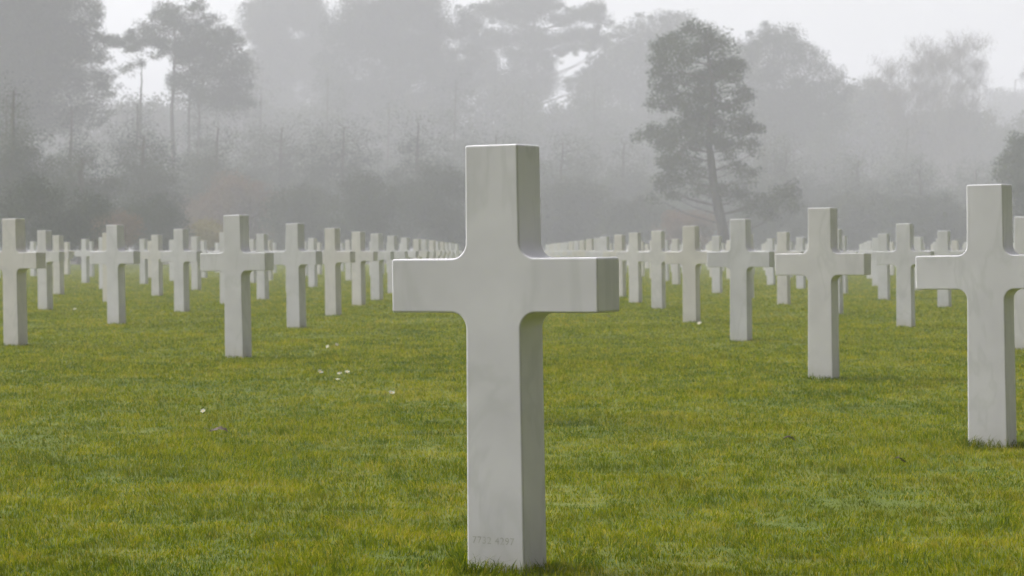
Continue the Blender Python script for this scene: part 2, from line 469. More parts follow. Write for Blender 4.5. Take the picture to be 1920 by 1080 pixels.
PITCH = 0.89
def in_view(px, z):
    return -60 < px < 1980
for n in [0] + [s * k for k in range(1, 14) for s in (1, -1)]:
    side = 'right' if n > 0 else 'left'
    lst = [(*m_, False) for m_ in meas.get(n, [])]
    if n > 0: zend = 20.2
    elif n < 0: zend = 17.2 - 0.66 * (-n - 1)
    else: zend = 20.0
    ph = 1.0 - 0.30 * n
    if n == 0: z = 1.0
    elif lst: z = lst[-1][1]
    else:
        z = ph
        while z > 3.0: z -= PITCH
    if not lst and n != 0: z -= PITCH
    U = 1515.0 * n
    while z + PITCH < zend:
        z += PITCH
        px = VP + U / z
        if n < 0 and z < 3.2: continue
        lst.append((px + random.uniform(-14, 14) / z, z + random.uniform(-0.05, 0.05), 1.0 + random.uniform(-0.008, 0.008), 0.6 + random.uniform(-0.4, 0.4), True))
    k = 0
    for (px, z_, hs, ti, free) in lst:
        if not in_view(px, z_): continue
        o_ = ORD[min(k + (1 if n == 0 else 0), len(ORD) - 1)]
        if n == 0:
            lab = f'white marble cross, {o_} in the line directly behind the large foreground cross'
        else:
            lab = f'white marble cross, {o_} in the {LINE[abs(n)]} line {side} of the large foreground cross'
        place_cross(px, z_, lab, hs, ti, random.uniform(-1.6, 1.6), 0.035 if n == 0 and z_ < 3 else 0.0)
        k += 1

make_grass()

# ------------------------------------------------------------------ small things in the grass
def disc_pts(r, k, z=0.0): return [(r * math.cos(2 * math.pi * i / k), r * math.sin(2 * math.pi * i / k), z) for i in range(k)]
def daisy_parts(rad):
    V = []; Fc = []
    for i in range(13):                                            # petals, slightly raised
        a = 2 * math.pi * i / 13 + 0.1 * math.sin(i * 5)
        u = Vector((math.cos(a), math.sin(a), 0)); w = Vector((-math.sin(a), math.cos(a), 0))
        lift = 0.25 + 0.2 * math.sin(i * 2.3)
        b = len(V)
        for f, wd, zz in ((0.22, 0.10, 0), (0.65, 0.17, 0.5), (1.0, 0.07, 1.0)):
            for s in (-1, 1):
                p = u * (rad * f) + w * (rad * wd * s) + Vector((0, 0, rad * lift * zz)); V.append(tuple(p))
        Fc += [(b, b + 1, b + 3, b + 2), (b + 2, b + 3, b + 5, b + 4)]
    petals = np_mesh('petals', V, Fc)
    bm = bmesh.new(); bmesh.ops.create_uvsphere(bm, u_segments=10, v_segments=6, radius=rad * 0.3)
    bmesh.ops.scale(bm, vec=(1, 1, 0.5), verts=bm.verts); disc = bpy.data.meshes.new('flower_centre'); bm.to_mesh(disc); bm.free()
    stem = tubes_mesh('stem', [([(0.004, 0, -0.06), (0.002, 0, -0.03), (0, 0, 0)], [0.0011, 0.001, 0.0009])], 5)
    petals.materials.append(M_PETAL); disc.materials.append(M_DISC); stem.materials.append(M_STEM)
    return petals, disc, stem
DP = daisy_parts(0.021)
def on_ground(px, py):
    d = HC / ((py - HOR) / F)
    p = at(px, py, d)
    return p.x, d
def daisy(px, py, label, s=1.0, tx=0.0, tz=0.0, hz=0.062):
    x, y = on_ground(px, py + hz * F / (HC / ((py - HOR) / F)))
    root = empty('daisy', (x, y, float(gz(x, y)) + hz))
    root.rotation_euler = (R(tx), R(tz), random.uniform(-0.6, 0.6)); s *= 0.8; root.scale = (s, s, s)
    for nm, me in zip(('petals', 'flower_centre', 'stem'), DP):
        link(nm, me, None, root)
    tag(root, label, 'flower', 'white daisies in the lawn')
daisy(734, 735, 'single white daisy on its own stem, nearest to the foreground cross arm', 1.05, 30)
daisy(636, 702, 'white daisy, middle one of the loose group left of the foreground cross', 1.0, 18)
daisy(651, 699, 'white daisy, rightmost of the loose group left of the foreground cross', 1.0, 22)
daisy(633, 713, 'small white daisy, lowest of the loose group left of the foreground cross', 0.85, 12)
daisy(600, 698, 'tilted white daisy seen edge on, leftmost of the loose group', 1.15, 30, 25)
daisy(614, 650, 'white daisy, left one of the pair farther back in the grass', 0.95, 50)
daisy(631, 646, 'white daisy, right one of the pair farther back in the grass', 0.9, 55)
daisy(380, 769, 'white daisy half sunk in grass above the brown leaf', 0.8, 40, 0, 0.05)
daisy(1311, 608, 'white daisy at the foot of a cross on the right', 1.5, 35)
daisy(140, 580, 'pale daisy in the grass beside the far left crosses', 1.7, 15)

def leaf_mesh(seed):
    rr = random.Random(seed)
    prof = [(-1.0, 0.02), (-0.8, 0.22), (-0.55, 0.16), (-0.35, 0.40), (-0.05, 0.26), (0.15, 0.48), (0.45, 0.28), (0.65, 0.30), (1.0, 0.02)]
    V = []; Fc = []
    curl = rr.uniform(0.25, 0.55)
    for i, (u, w) in enumerate(prof):
        for j, s in enumerate((-1, -0.5, 0, 0.5, 1)):
            z = curl * (abs(s) ** 1.6) * w * 1.2 + 0.22 * math.sin(u * 2.4 + seed) + 0.05 * rr.uniform(-1, 1)
            V.append((u + 0.1 * abs(s) * (1 if i % 2 else -1), s * w, z))
    for i in range(len(prof) - 1):
        for j in range(4):
            a = i * 5 + j; Fc.append((a, a + 1, a + 6, a + 5))
    V += [(-1.0, 0.03, 0.0), (-1.0, -0.03, 0.0), (-1.7, -0.02, 0.10), (-1.7, 0.02, 0.10)]; k = len(V) - 4
    Fc.append((k, k + 1, k + 2, k + 3))
    m = np_mesh('dead_leaf', V, Fc); m.materials.append(M_LEAF)
    return m
def leaf(px, py, size, label, rz, seed, rx=12):
    x, y = on_ground(px, py)
    o = link('dead_leaf', leaf_mesh(seed)); o.scale = (size,) * 3
    o.location = (x, y, float(gz(x, y)) + 0.042); o.rotation_euler = (R(rx), R(8), R(rz))
    sol = o.modifiers.new('thickness', 'SOLIDIFY'); sol.thickness = 0.02
    tag(o, label, 'leaf', 'fallen leaves on the lawn')
leaf(410, 826, 0.040, 'curled brown leaf lying alone on the left side lawn', 12, 1, 20)
leaf(1481, 845, 0.026, 'small dark brown leaf on the lawn left of the big right cross', 20, 2, 10)
leaf(1690, 886, 0.028, 'dark brown leaf in the grass just below the big right cross', 35, 3, 15)
leaf(1141, 600, 0.032, 'brown leaf on the grass under the right arm of the foreground cross', 10, 4, 30)

# ------------------------------------------------------------------ trees
def leaf_cloud(clumps, dist, dens, size, elong=1.0, upright=0.0, seed=0, sprays=3):
    """clumps: (px, py, rx, ry[, density factor]) in photo pixels at the tree's distance -> leaf quads in the place"""
    rng = np.random.default_rng(seed)
    s = dist / F
    Vs = []
    sat = []
    for c in clumps:                                   # small sprays round each mass break up its outline
        for _ in range(sprays):
            an = rng.uniform(0, 2 * np.pi); q = rng.uniform(0.85, 1.2); m_ = rng.uniform(0.2, 0.42)
            sat.append((c[0] + np.cos(an) * c[2] * q, c[1] + np.sin(an) * c[3] * q, c[2] * m_, c[3] * m_, 0.75 * (c[4] if len(c) > 4 else 1.0), c[5] if len(c) > 5 else rng.uniform(-1, 1)))
    clumps = list(clumps) + sat
    for c in clumps:
        px, py, rx, ry = c[:4]; f = c[4] if len(c) > 4 else 1.0
        dy = c[5] if len(c) > 5 else rng.uniform(-1, 1) * 1.6
        ctr = np.array(at(px, py, dist)); ctr[1] += dy
        rad = np.array([rx * s, max(rx, ry) * s * 0.9, ry * s])
        k = max(5, int(rad[0] * rad[2] * 7.0 + 4))
        sub = rng.normal(0, 1, (k, 3)); sub /= np.linalg.norm(sub, axis=1)[:, None]
        sub *= (rng.random(k) ** 0.42)[:, None]
        sub = ctr + sub * rad
        n = int(rad[0] * rad[2] * dens * 25.0 * f) + 12
        ids = rng.integers(0, k, n)
        spread = np.clip(0.5 * rad.min(), 0.22, 0.9)
        p = sub[ids] + np.clip(rng.normal(0, 1, (n, 3)), -1.7, 1.7) * spread * np.array([1.1, 1.1, 0.78])
        Vs.append(p)
    P = np.concatenate(Vs); n = len(P)
    sz = 0.34 * size * (0.6 + 0.8 * rng.random(n))
    a = rng.normal(0, 1, (n, 3)); a[:, 2] = a[:, 2] * (1 - upright) + upright * 3.0 * np.sign(a[:, 2] + 1e-9)
    a /= np.linalg.norm(a, axis=1)[:, None]
    b = np.cross(a, rng.normal(0, 1, (n, 3))); b /= np.linalg.norm(b, axis=1)[:, None]
    a = a * (sz * elong)[:, None]; b = b * sz[:, None] * 0.5
    V = np.stack([P - a, P - b, P + a, P + b], 1).reshape(-1, 3)
    Fc = np.arange(n * 4).reshape(-1, 4)
    return V, Fc

def build_tree(name, label, cat, group, dist, trunks, clumps, lm, bm_, dens=60, size=0.16, elong=1.0, upright=0.0, limbs=True, r0=0.3, seed=1, crown='crown'):
    """trunks: list of pixel paths, each from the foot upwards"""
    rng = random.Random(seed)
    foot = trunks[0][0]
    base = at(foot[0], HOR, dist); base.z = 0
    root = empty(name, base)
    paths = []
    spines = []
    for ti, tp in enumerate(trunks):
        pts = []
        for i, (px, py) in enumerate(tp):
            p = at(px, py, dist)
            if i == 0: p.z = -0.2
            p.y += rng.uniform(-0.15, 0.15) * min(i, 2) + (ti * 0.7 if ti else 0)
            pts.append(p)
        # subdivide with a little wander
        fine = []
        for i in range(len(pts) - 1):
            for t in (0, 0.34, 0.67): fine.append(pts[i].lerp(pts[i + 1], t) + Vector((rng.uniform(-.05, .05), rng.uniform(-.05, .05), 0)))
        fine.append(pts[-1])
        rr = r0 * (1.0 if ti == 0 else 0.65)
        rad = [rr * (1 - 0.8 * i / (len(fine) - 1)) for i in range(len(fine))]
        rad[0] *= 1.3
        paths.append((fine, rad)); spines.append(fine)
    V, Fc = leaf_cloud(clumps, dist, dens, size, elong, upright, seed)
    if limbs:
        for c in clumps:
            p = at(c[0], c[1], dist)
            best = None
            for sp, (f_, rad_) in zip(spines, paths):
                for q, rr in zip(sp, rad_):
                    dz = (p.z - q.z)
                    hd = math.hypot(p.x - q.x, p.y - q.y)
                    cost = abs(dz - 0.35 * hd) + 0.4 * hd
                    if best is None or cost < best[0]: best = (cost, q, rr)
            q, rr = best[1], best[2]
            if (p - q).length < 0.4: continue
            mid = q.lerp(p, 0.5) + Vector((rng.uniform(-.15, .15), rng.uniform(-.2, .2), -0.05 * (p - q).length))
            r1 = min(rr * 0.4, 0.02 + 0.008 * (p - q).length)
            paths.append(([q, mid, p], [r1, r1 * 0.7, r1 * 0.25]))
    inv = Vector(base)
    V = V - np.array(base)
    V[:, 2] = np.maximum(V[:, 2], 0.05)
    tm_ = tubes_mesh('trunk', [([p - inv for p in pp], rr) for pp, rr in paths])
    link('trunk', tm_, bm_, root)
    cm = np_mesh(crown, V, Fc)
    link(crown, cm, lm, root)
    tag(root, label, cat, group)
    return root

def gen_clumps(x0, x1, y0, y1, n, seed, shape='round', sz=0.26, feather=False):
    """an uneven crown filling the box x0..x1, y0 (top) .. y1 (foot) in pixels"""
    rng = random.Random(seed)
    cx = (x0 + x1) / 2; hw = (x1 - x0) / 2; out = []
    for i in range(n):
        v = (i + rng.random()) / n
        if shape == 'round': wv = math.sqrt(max(0.05, 1 - (1 - min(v * 2.2, 1)) ** 2))
        elif shape == 'cone': wv = 0.16 + 0.84 * min(1, v * 1.25)
        else: wv = 0.55 + 0.45 * min(1, v * 3)
        for s in range(2 if wv > 0.55 else 1):
            u = rng.uniform(-1, 1) * wv
            r = hw * sz * rng.uniform(0.75, 1.35)
            out.append((cx + u * (hw - r * 0.6), y0 + r * 0.6 + v * (y1 - y0 - r), r * rng.uniform(0.95, 1.4), r * rng.uniform(0.65, 0.95), (0.03 + 0.97 * min(1.0, v * 1.6) ** 2.2) if feather else 1.0, rng.uniform(-1, 1) * 2.0))
    return out

# the lone pine on the right, clumps read off a zoom (origin 1160,20, scale 2.455)
def zc(lst, ox, oy, k): return [(ox + c[0] / k, oy + c[1] / k, c[2] / k, c[3] / k, *(c[4:])) for c in lst]
pine = zc([(350, 85, 45, 38), (430, 108, 50, 36), (490, 160, 45, 36), (270, 130, 60, 36), (200, 170, 38, 36), (175, 240, 34, 50), (195, 300, 48, 34), (290, 215, 80, 60),
           (390, 165, 70, 40), (480, 230, 60, 40), (545, 270, 36, 34), (548, 308, 34, 16), (450, 285, 60, 36), (330, 310, 70, 34),
           (220, 375, 60, 28, .6), (185, 440, 42, 28), (265, 415, 60, 42), (345, 400, 60, 44), (425, 390, 46, 44), (505, 375, 44, 18, .8), (570, 405, 34, 26), (604, 392, 18, 11),
           (485, 450, 56, 34), (560, 490, 44, 32), (605, 545, 36, 24), (430, 520, 56, 46), (370, 490, 66, 44), (305, 470, 50, 26, .8), (390, 450, 60, 40),
           (88, 580, 20, 10), (140, 572, 40, 22), (215, 570, 62, 38), (300, 560, 76, 52), (215, 625, 54, 24), (345, 615, 60, 36), (450, 600, 62, 36), (530, 620, 56, 22), (600, 610, 46, 18), (632, 650, 26, 13, .7), (560, 560, 50, 30),
           (225, 715, 50, 34, .8), (190, 800, 26, 48), (240, 785, 42, 44, .8), (300, 705, 52, 18, .7), (325, 765, 36, 30, .6), (385, 815, 34, 22, .7), (268, 850, 22, 18, .8), (163, 862, 11, 12, .8), (370, 720, 40, 30, .5),
           (520, 715, 44, 24, .45), (610, 755, 42, 30, .45), (500, 805, 44, 34, .7), (560, 855, 36, 34, .8), (640, 868, 44, 32), (690, 905, 42, 40), (745, 860, 50, 40), (782, 820, 26, 30), (802, 903, 28, 17), (690, 945, 24, 16), (600, 900, 36, 24, .7)],
          1160, 20, 2.455)
G_TREES = 'tall trees behind the cemetery lawn'
pr = random.Random(5)
pine += [(1222 + pr.random() * 190, 110 + pr.random() * 200, pr.uniform(10, 22), pr.uniform(8, 16), 0.45) for _ in range(18)] + [(1245 + pr.random() * 165, 310 + pr.random() * 60, pr.uniform(8, 18), pr.uniform(6, 12), 0.35) for _ in range(12)]
build_tree('pine_tree', 'lone dark pine with leaning trunk and layered crown standing before the misty wood', 'tree', G_TREES, 151,
           [[(1363, 469), (1352, 420), (1342, 370), (1334, 320), (1329, 270), (1331, 210), (1334, 150), (1322, 70)]], pine, M_PINE, M_BARK, dens=82, size=0.20, elong=1.3, r0=0.40, seed=3)
build_tree('pine_tree', 'dark tree cut off by the right edge of the view', 'tree', G_TREES, 150,
           [[(1935, 469), (1932, 400), (1925, 320), (1922, 270)]],
           [(1912, 265, 18, 16), (1925, 285, 34, 22), (1900, 300, 16, 14), (1897, 325, 18, 12), (1920, 325, 36, 24), (1888, 330, 9, 7), (1912, 355, 28, 18), (1930, 385, 34, 26), (1908, 400, 16, 16), (1955, 300, 40, 40), (1950, 360, 40, 40), (1915, 425, 24, 20), (1950, 430, 40, 30)],
           M_PINE, M_BARK, dens=130, size=0.17, elong=1.2, r0=0.3, seed=4)

# left edge: big dark evergreen, top out of view
left_dark = [(178, 212, 36, 18), (145, 228, 40, 20), (120, 190, 50, 26), (170, 182, 40, 18), (60, 215, 60, 30), (200, 165, 20, 10)] + gen_clumps(-160, 150, -120, 300, 36, 5, 'wide', 0.25) + [(165, 20, 24, 18), (150, 45, 36, 16), (175, 50, 14, 9, .8), (160, 75, 34, 14), (187, 62, 8, 5, .7), (120, 10, 50, 40), (130, 95, 50, 30), (165, 100, 30, 16), (195, 108, 16, 8, .7), (90, 60, 50, 40), (60, 130, 60, 40), (150, 140, 46, 30), (190, 145, 22, 14), (60, 20, 50, 40), (80, -20, 60, 50), (150, -30, 40, 30)]
build_tree('evergreen_tree', 'broad dark evergreen towering at the left edge with a pale trunk', 'tree', G_TREES, 215,
           [[(10, 469), (12, 360), (16, 240), (22, 100), (28, -120)]], left_dark, M_DARK, M_BIRCH, dens=75, size=0.20, elong=1.1, r0=0.34, seed=6)
# flat topped pine with sky showing under its canopy
flat = [(205, 80, 22, 10), (238, 86, 22, 9), (215, 78, 22, 9), (298, 100, 12, 8), (245, 74, 30, 12), (285, 62, 34, 16), (318, 40, 30, 20), (310, 18, 22, 16, .8), (345, 30, 34, 18, .7), (350, 60, 36, 20, .8), (385, 62, 34, 16), (415, 68, 30, 16), (300, 84, 34, 12), (335, 88, 36, 16), (375, 92, 44, 20), (425, 95, 36, 26), (250, 90, 18, 8, .7),
        (340, 115, 22, 14), (385, 125, 40, 24), (430, 135, 40, 30), (265, 118, 10, 10, .5), (240, 130, 18, 9, .5), (335, 150, 18, 22), (375, 165, 40, 30), (420, 180, 50, 30), (370, 8, 24, 10, .5), (405, 40, 18, 10, .6)]
build_tree('pine_tree', 'flat topped pine near the left with sky glowing under its canopy', 'tree', G_TREES, 235,
           [[(328, 469), (326, 330), (324, 200), (330, 90), (325, 20)], [(352, 469), (352, 300), (354, 180), (370, 80)], [(258, 469), (259, 300), (261, 170), (264, 120)]], flat, M_DARK, M_BARK, dens=75, size=0.22, elong=1.2, r0=0.30, seed=8)
# centre left mass
build_tree('evergreen_tree', 'pale tall evergreen fading into fog, left of centre', 'tree', G_TREES, 370,
           [[(520, 469), (520, 300), (525, 100), (530, 10)]], gen_clumps(445, 640, -18, 330, 36, 12, 'wide', 0.28), M_MID, M_BARK, dens=40, size=0.30, r0=0.4, seed=12)
build_tree('evergreen_tree', 'very tall broad evergreen just left of the foreground cross, top out of view', 'tree', G_TREES, 330,
           [[(745, 469), (745, 300), (740, 100), (738, 10)]], gen_clumps(600, 872, -25, 330, 38, 14, 'wide', 0.24) + [(855, 195, 40, 24), (820, 220, 40, 26), (868, 30, 18, 14), (872, 60, 26, 14), (880, 95, 20, 12), (876, 120, 26, 16)], M_DARK, M_BARK, dens=45, size=0.27, r0=0.45, seed=14)
# tiered pine behind the foreground cross
tier = zc([(150, 50, 80, 34), (90, 110, 60, 28), (40, 140, 40, 40), (230, 20, 70, 40), (330, 60, 80, 46), (330, 0, 70, 36), (260, 95, 70, 30), (420, 30, 40, 40), (500, 90, 60, 26), (560, 75, 60, 28), (610, 50, 44, 26), (640, 30, 22, 20), (650, 95, 36, 26), (690, 110, 14, 14, .7),
           (330, 180, 80, 34), (420, 185, 70, 24), (490, 175, 70, 24), (560, 165, 60, 28), (620, 160, 44, 22), (670, 175, 30, 20), (700, 205, 30, 16, .8), (230, 170, 70, 34), (150, 200, 70, 40), (60, 240, 60, 50),
           (340, 250, 70, 40), (250, 250, 50, 22), (450, 235, 60, 14), (540, 225, 60, 16), (610, 210, 50, 18), (440, 285, 40, 14, .7), (620, 265, 40, 12, .5), (640, 310, 24, 14, .6), (120, 300, 60, 50), (330, 330, 70, 60), (250, 330, 30, 40, .6), (390, 380, 50, 60), (150, 380, 70, 60), (280, 420, 80, 60), (60, 380, 60, 60), (600, 340, 40, 20, .8), (650, 350, 50, 30), (560, 390, 60, 26)],
          860, 0, 2.455)
tier = [(c[0], c[1], c[2] * 1.22, c[3] * 1.18, *c[4:]) for c in tier]
build_tree('pine_tree', 'tall tiered pine with see through branches above the foreground cross', 'tree', G_TREES, 350,
           [[(1004, 469), (1004, 330), (1003, 200), (1002, 60), (1000, -10)]], tier, M_PINE, M_BARK, dens=62, size=0.26, elong=1.2, r0=0.42, seed=16)
back_top = [(1165, 62, 20, 14, .8), (1200, 50, 22, 18), (1190, 80, 34, 20), (1150, 98, 26, 16), (1240, 48, 20, 20, .8), (1265, 38, 20, 16, .8), (1288, 42, 18, 16, .8), (1260, 75, 44, 26), (1215, 95, 44, 26), (1170, 125, 44, 30), (1125, 120, 20, 12), (1300, 80, 30, 30), (1140, 150, 46, 26), (1230, 140, 60, 40), (1320, 130, 50, 40), (1370, 130, 30, 40), (1100, 175, 30, 16), (1180, 180, 70, 40), (1270, 190, 70, 40)]
build_tree('evergreen_tree', 'pale ragged tree rising directly behind the lone dark pine', 'tree', G_TREES, 345,
           [[(1240, 469), (1240, 300), (1245, 150), (1255, 50)]], back_top + gen_clumps(1080, 1390, 190, 350, 10, 18, 'wide', 0.22), M_MID, M_BARK, dens=38, size=0.32, r0=0.45, seed=18)
dome = [(1445, 62, 26, 16), (1470, 72, 30, 20), (1415, 85, 26, 20), (1452, 95, 46, 24), (1500, 95, 26, 18), (1396, 112, 20, 18), (1425, 125, 34, 22), (1480, 125, 46, 26), (1525, 118, 26, 22), (1548, 140, 26, 18, .8), (1570, 152, 16, 10, .8), (1585, 165, 14, 9, .7), (1410, 160, 40, 26), (1460, 165, 50, 26), (1520, 165, 46, 28), (1560, 185, 36, 20), (1400, 200, 40, 30), (1455, 200, 44, 22, .8), (1510, 205, 46, 26), (1550, 220, 40, 24), (1450, 240, 50, 26), (1500, 250, 60, 30)]
build_tree('pine_tree', 'round headed misty pine to the right of the lone dark pine', 'tree', G_TREES, 290,
           [[(1455, 469), (1455, 330), (1452, 200), (1450, 80)], [(1490, 469), (1490, 300), (1500, 150)]], dome, M_DARK, M_BARK, dens=48, size=0.27, r0=0.42, seed=20)
build_tree('evergreen_tree', 'low pale tree in the dip between the round pine and bare birches', 'tree', G_TREES, 360,
           [[(1630, 469), (1630, 330), (1632, 190)]], [(1605, 172, 16, 10, .7), (1625, 165, 20, 12, .8), (1650, 172, 22, 12, .7), (1600, 195, 26, 16), (1640, 195, 40, 20), (1675, 190, 26, 18, .7)] + gen_clumps(1560, 1720, 195, 350, 12, 22, 'wide', 0.3), M_MID, M_BARK, dens=36, size=0.32, r0=0.4, seed=22)

# bare birches: fans of ascending twigs
def birch(label, cx, top, hw, dist, seed):
    rng = random.Random(seed)
    base = at(cx, HOR, dist); base.z = 0
    root = empty('birch_tree', base)
    s = dist / F; Ht = HC + (HOR - top) * s
    main = []; tw = []
    stems = []
    for k in range(3):
        ex = (k - 1 + rng.uniform(-0.3, 0.3)) * 0.5 * hw * s
        pts = [Vector((rng.uniform(-.3, .3) * k, rng.uniform(-.4, .4) * k, -0.2)), Vector((ex * 0.3, 0, Ht * .3)), Vector((ex * 0.7, rng.uniform(-1, 1), Ht * .6)), Vector((ex, rng.uniform(-1, 1), Ht * rng.uniform(0.8, 0.97)))]
        fine = []
        for i in range(3):
            for t in (0, .25, .5, .75): fine.append(pts[i].lerp(pts[i + 1], t) + Vector((rng.uniform(-.12, .12), rng.uniform(-.12, .12), 0)))
        fine.append(pts[-1])
        main.append((fine, [0.17 * (1 - 0.9 * i / 12) for i in range(13)])); stems.append(fine)
    for k in range(300):
        st = rng.choice(stems); i = rng.randint(2, 12); q = st[i]
        v = q.z / Ht
        L_ = rng.uniform(0.07, 0.24) * Ht * (1.25 - 0.85 * v)
        a = rng.uniform(0, 2 * math.pi); sp = rng.uniform(0.35, 0.95)
        mid = q + Vector((math.cos(a) * sp * L_ * 0.6, math.sin(a) * sp * L_ * 0.6, L_ * 0.45))
        e = q + Vector((math.cos(a) * sp * L_ * 1.1, math.sin(a) * sp * L_ * 1.1, L_ * rng.uniform(0.55, 0.95)))
        main.append(([q, mid, e], [0.03, 0.02, 0.008]))
        for j in range(100):
            t = rng.random() ** 0.7; o_ = q.lerp(mid, t * 2) if t < .5 else mid.lerp(e, t * 2 - 1)
            o_ = o_ + Vector((rng.gauss(0, .5), rng.gauss(0, .5), rng.gauss(0, .45)))
            d = Vector((rng.gauss(0, .5), rng.gauss(0, .5), rng.uniform(-1.1, 0.9))); d.normalize()
            l2 = rng.uniform(0.3, 0.9); w = Vector((rng.gauss(0, 1), rng.gauss(0, 1), 0)).normalized() * 0.018
            tw.append((o_ - w, o_ + w, o_ + d * l2 + w * .4, o_ + d * l2 - w * .4))
    link('trunk', tubes_mesh('trunk', main, 5), M_BIRCH, root)
    V = np.array([[tuple(v) for v in q] for q in tw]).reshape(-1, 3)
    link('crown', np_mesh('crown', V, np.arange(len(V)).reshape(-1, 4)), M_TWIG, root)
    tag(root, label, 'tree', G_TREES)
birch('bare birch with fine upright twigs, left one of the leafless pair', 1722, 74, 85, 300, 31)
birch('bare birch with brownish twigs, right one of the leafless pair', 1800, 80, 85, 310, 32)
birch('bare birch with a paler crown, standing between and behind the leafless pair', 1765, 92, 85, 350, 34)
birch('thin leafless tree leaning over the low pale tree beside the birches', 1660, 150, 60, 330, 33)
build_tree('evergreen_tree', 'faint grey tree nearly lost in fog at the upper right', 'tree', G_TREES, 470,
           [[(1900, 469), (1900, 300), (1902, 150)]], gen_clumps(1850, 2010, 120, 380, 16, 24, 'round', 0.3), M_MID, M_BARK, dens=22, size=0.45, r0=0.5, seed=24)

# woodland trees that fill the lower half of the wood
fills = [
    (-70, 120, 140, 128, M_DARK, 'dark leafy tree in the lower left corner of the wood'),
    (70, 240, 267, 134, M_DARK, 'dark bushy tree between the left edge evergreen and the flat topped pine'),
    (190, 350, 228, 152, M_DARK, 'rounded tree whose top closes the bright gap under the flat topped pine'),
    (320, 500, 210, 180, M_MID, 'grey green tree just right of the flat topped pine trunks'),
    (440, 620, 210, 205, M_MID, 'soft grey tree below the pale tall evergreen left of centre'),
    (560, 730, 210, 192, M_DARK, 'bushy tree low in the wood beneath the very tall evergreen'),
    (690, 880, 205, 188, M_DARK, 'dense tree whose dark lower crown meets the foreground cross on the left'),
    (850, 1010, 228, 203, M_MID, 'misty tree standing behind the head of the foreground cross'),
    (970, 1140, 240, 216, M_MID, 'misty tree just right of the foreground cross head'),
    (1090, 1250, 240, 225, M_MID, 'pale bushy tree left of the lone dark pine'),
    (1210, 1400, 260, 218, M_MID, 'pale round tree half covered by the lone dark pine'),
    (1390, 1560, 250, 220, M_MID, 'pale tree under the round headed misty pine'),
    (1530, 1690, 270, 225, M_MID, 'pale spreading tree left of the bare birches'),
    (1660, 1790, 290, 210, M_DARK, 'dark low tree at the feet of the bare birches'),
    (1760, 1900, 290, 230, M_MID, 'olive tinted low tree right of the bare birches'),
    (1860, 2010, 280, 240, M_MID, 'faint low tree behind the dark tree at the right edge'),
    (-60, 90, 150, 165, M_DARK, 'grey tree rising halfway up the left edge evergreen'),
    (60, 210, 178, 170, M_DARK, 'dim tree behind the dark bushes, left of the bright gap'),
    (180, 340, 166, 200, M_DARK, 'misty tree top that closes the bright gap from below'),
    (310, 440, 150, 225, M_DARK, 'misty tree between the flat topped pine and the pale evergreen'),
    (420, 560, 150, 268, M_MID, 'smoky grey tree at the foot of the pale tall evergreen'),
    (540, 690, 120, 275, M_MID, 'smoky grey tree between pale evergreen and very tall evergreen'),
    (660, 800, 170, 265, M_DARK, 'smoky tree below the crown of the very tall evergreen'),
    (780, 930, 130, 262, M_DARK, 'misty tree just left of the tiered pine'),
    (900, 1060, 150, 290, M_MID, 'misty tree around the lower trunk of the tiered pine'),
    (1040, 1190, 130, 295, M_MID, 'faint tree in the dip between tiered pine and lone pine'),
    (1170, 1330, 160, 285, M_MID, 'faint tree whose crown fills in behind the lone pine'),
    (1370, 1500, 210, 250, M_MID, 'misty tree below the round headed pine on its near side'),
    (1480, 1640, 165, 280, M_MID, 'faint tree at the right shoulder of the round headed pine'),
    (1620, 1780, 225, 265, M_MID, 'grey tree wrapped in mist beneath the left birch'),
    (1770, 1930, 190, 320, M_MID, 'very faint tree right of the birches'),
]
for i, (x0, x1, top, d, m_, lab) in enumerate(fills):
    cx = (x0 + x1) / 2
    build_tree('woodland_tree', lab, 'tree', G_TREES, d, [[(cx, 469), (cx + 4, 400), (cx - 3, 320), (cx, top + 30)]],
               gen_clumps(x0, x1, top, 462, 26, 60 + i, ('cone', 'round', 'wide')[i % 3] if i < 16 else 'cone', 0.27, True), m_, M_BARK, dens=85 * (170 / d) ** 1.0, size=0.165 * (d / 170) ** 0.7, r0=0.32, seed=80 + i)

# shrubs along the edge of the lawn
bushes = [
    (20, 130, 330, 103, M_DARK, 'dark shrub at the lawn edge on the far left'),
    (110, 200, 360, 105, M_DARK, 'dark shrub behind the gap between the left crosses'),
    (160, 250, 395, 112, M_RUST, 'reddish twiggy shrub behind the second cross from the left'),
    (240, 350, 370, 125, M_DARK, 'dark green shrub between the reddish and the yellow shrub'),
    (370, 425, 415, 132, M_GOLD, 'small yellow autumn bush left of the near left cross'),
    (340, 520, 335, 172, M_RUST, 'wide brownish bush low in the wood behind the near left cross'),
    (500, 640, 350, 160, M_MID, 'grey green shrub behind the crosses left of centre'),
    (620, 760, 330, 155, M_DARK, 'dark shrub under the very tall evergreen'),
    (740, 890, 310, 160, M_DARK, 'dark shrub beside the left edge of the foreground cross'),
    (1000, 1150, 340, 190, M_MID, 'grey shrub beyond the right hand line of crosses'),
    (1130, 1260, 370, 182, M_MID, 'low grey shrub left of the lone pine trunk'),
    (1240, 1350, 395, 170, M_RUST, 'low brownish shrub at the foot of the lone pine'),
    (1380, 1530, 370, 185, M_MID, 'low grey shrub right of the lone pine trunk'),
    (1520, 1680, 360, 192, M_MID, 'grey shrub right of the mid right cross'),
    (1660, 1820, 370, 182, M_DARK, 'dark shrub left of the head of the big right cross'),
]
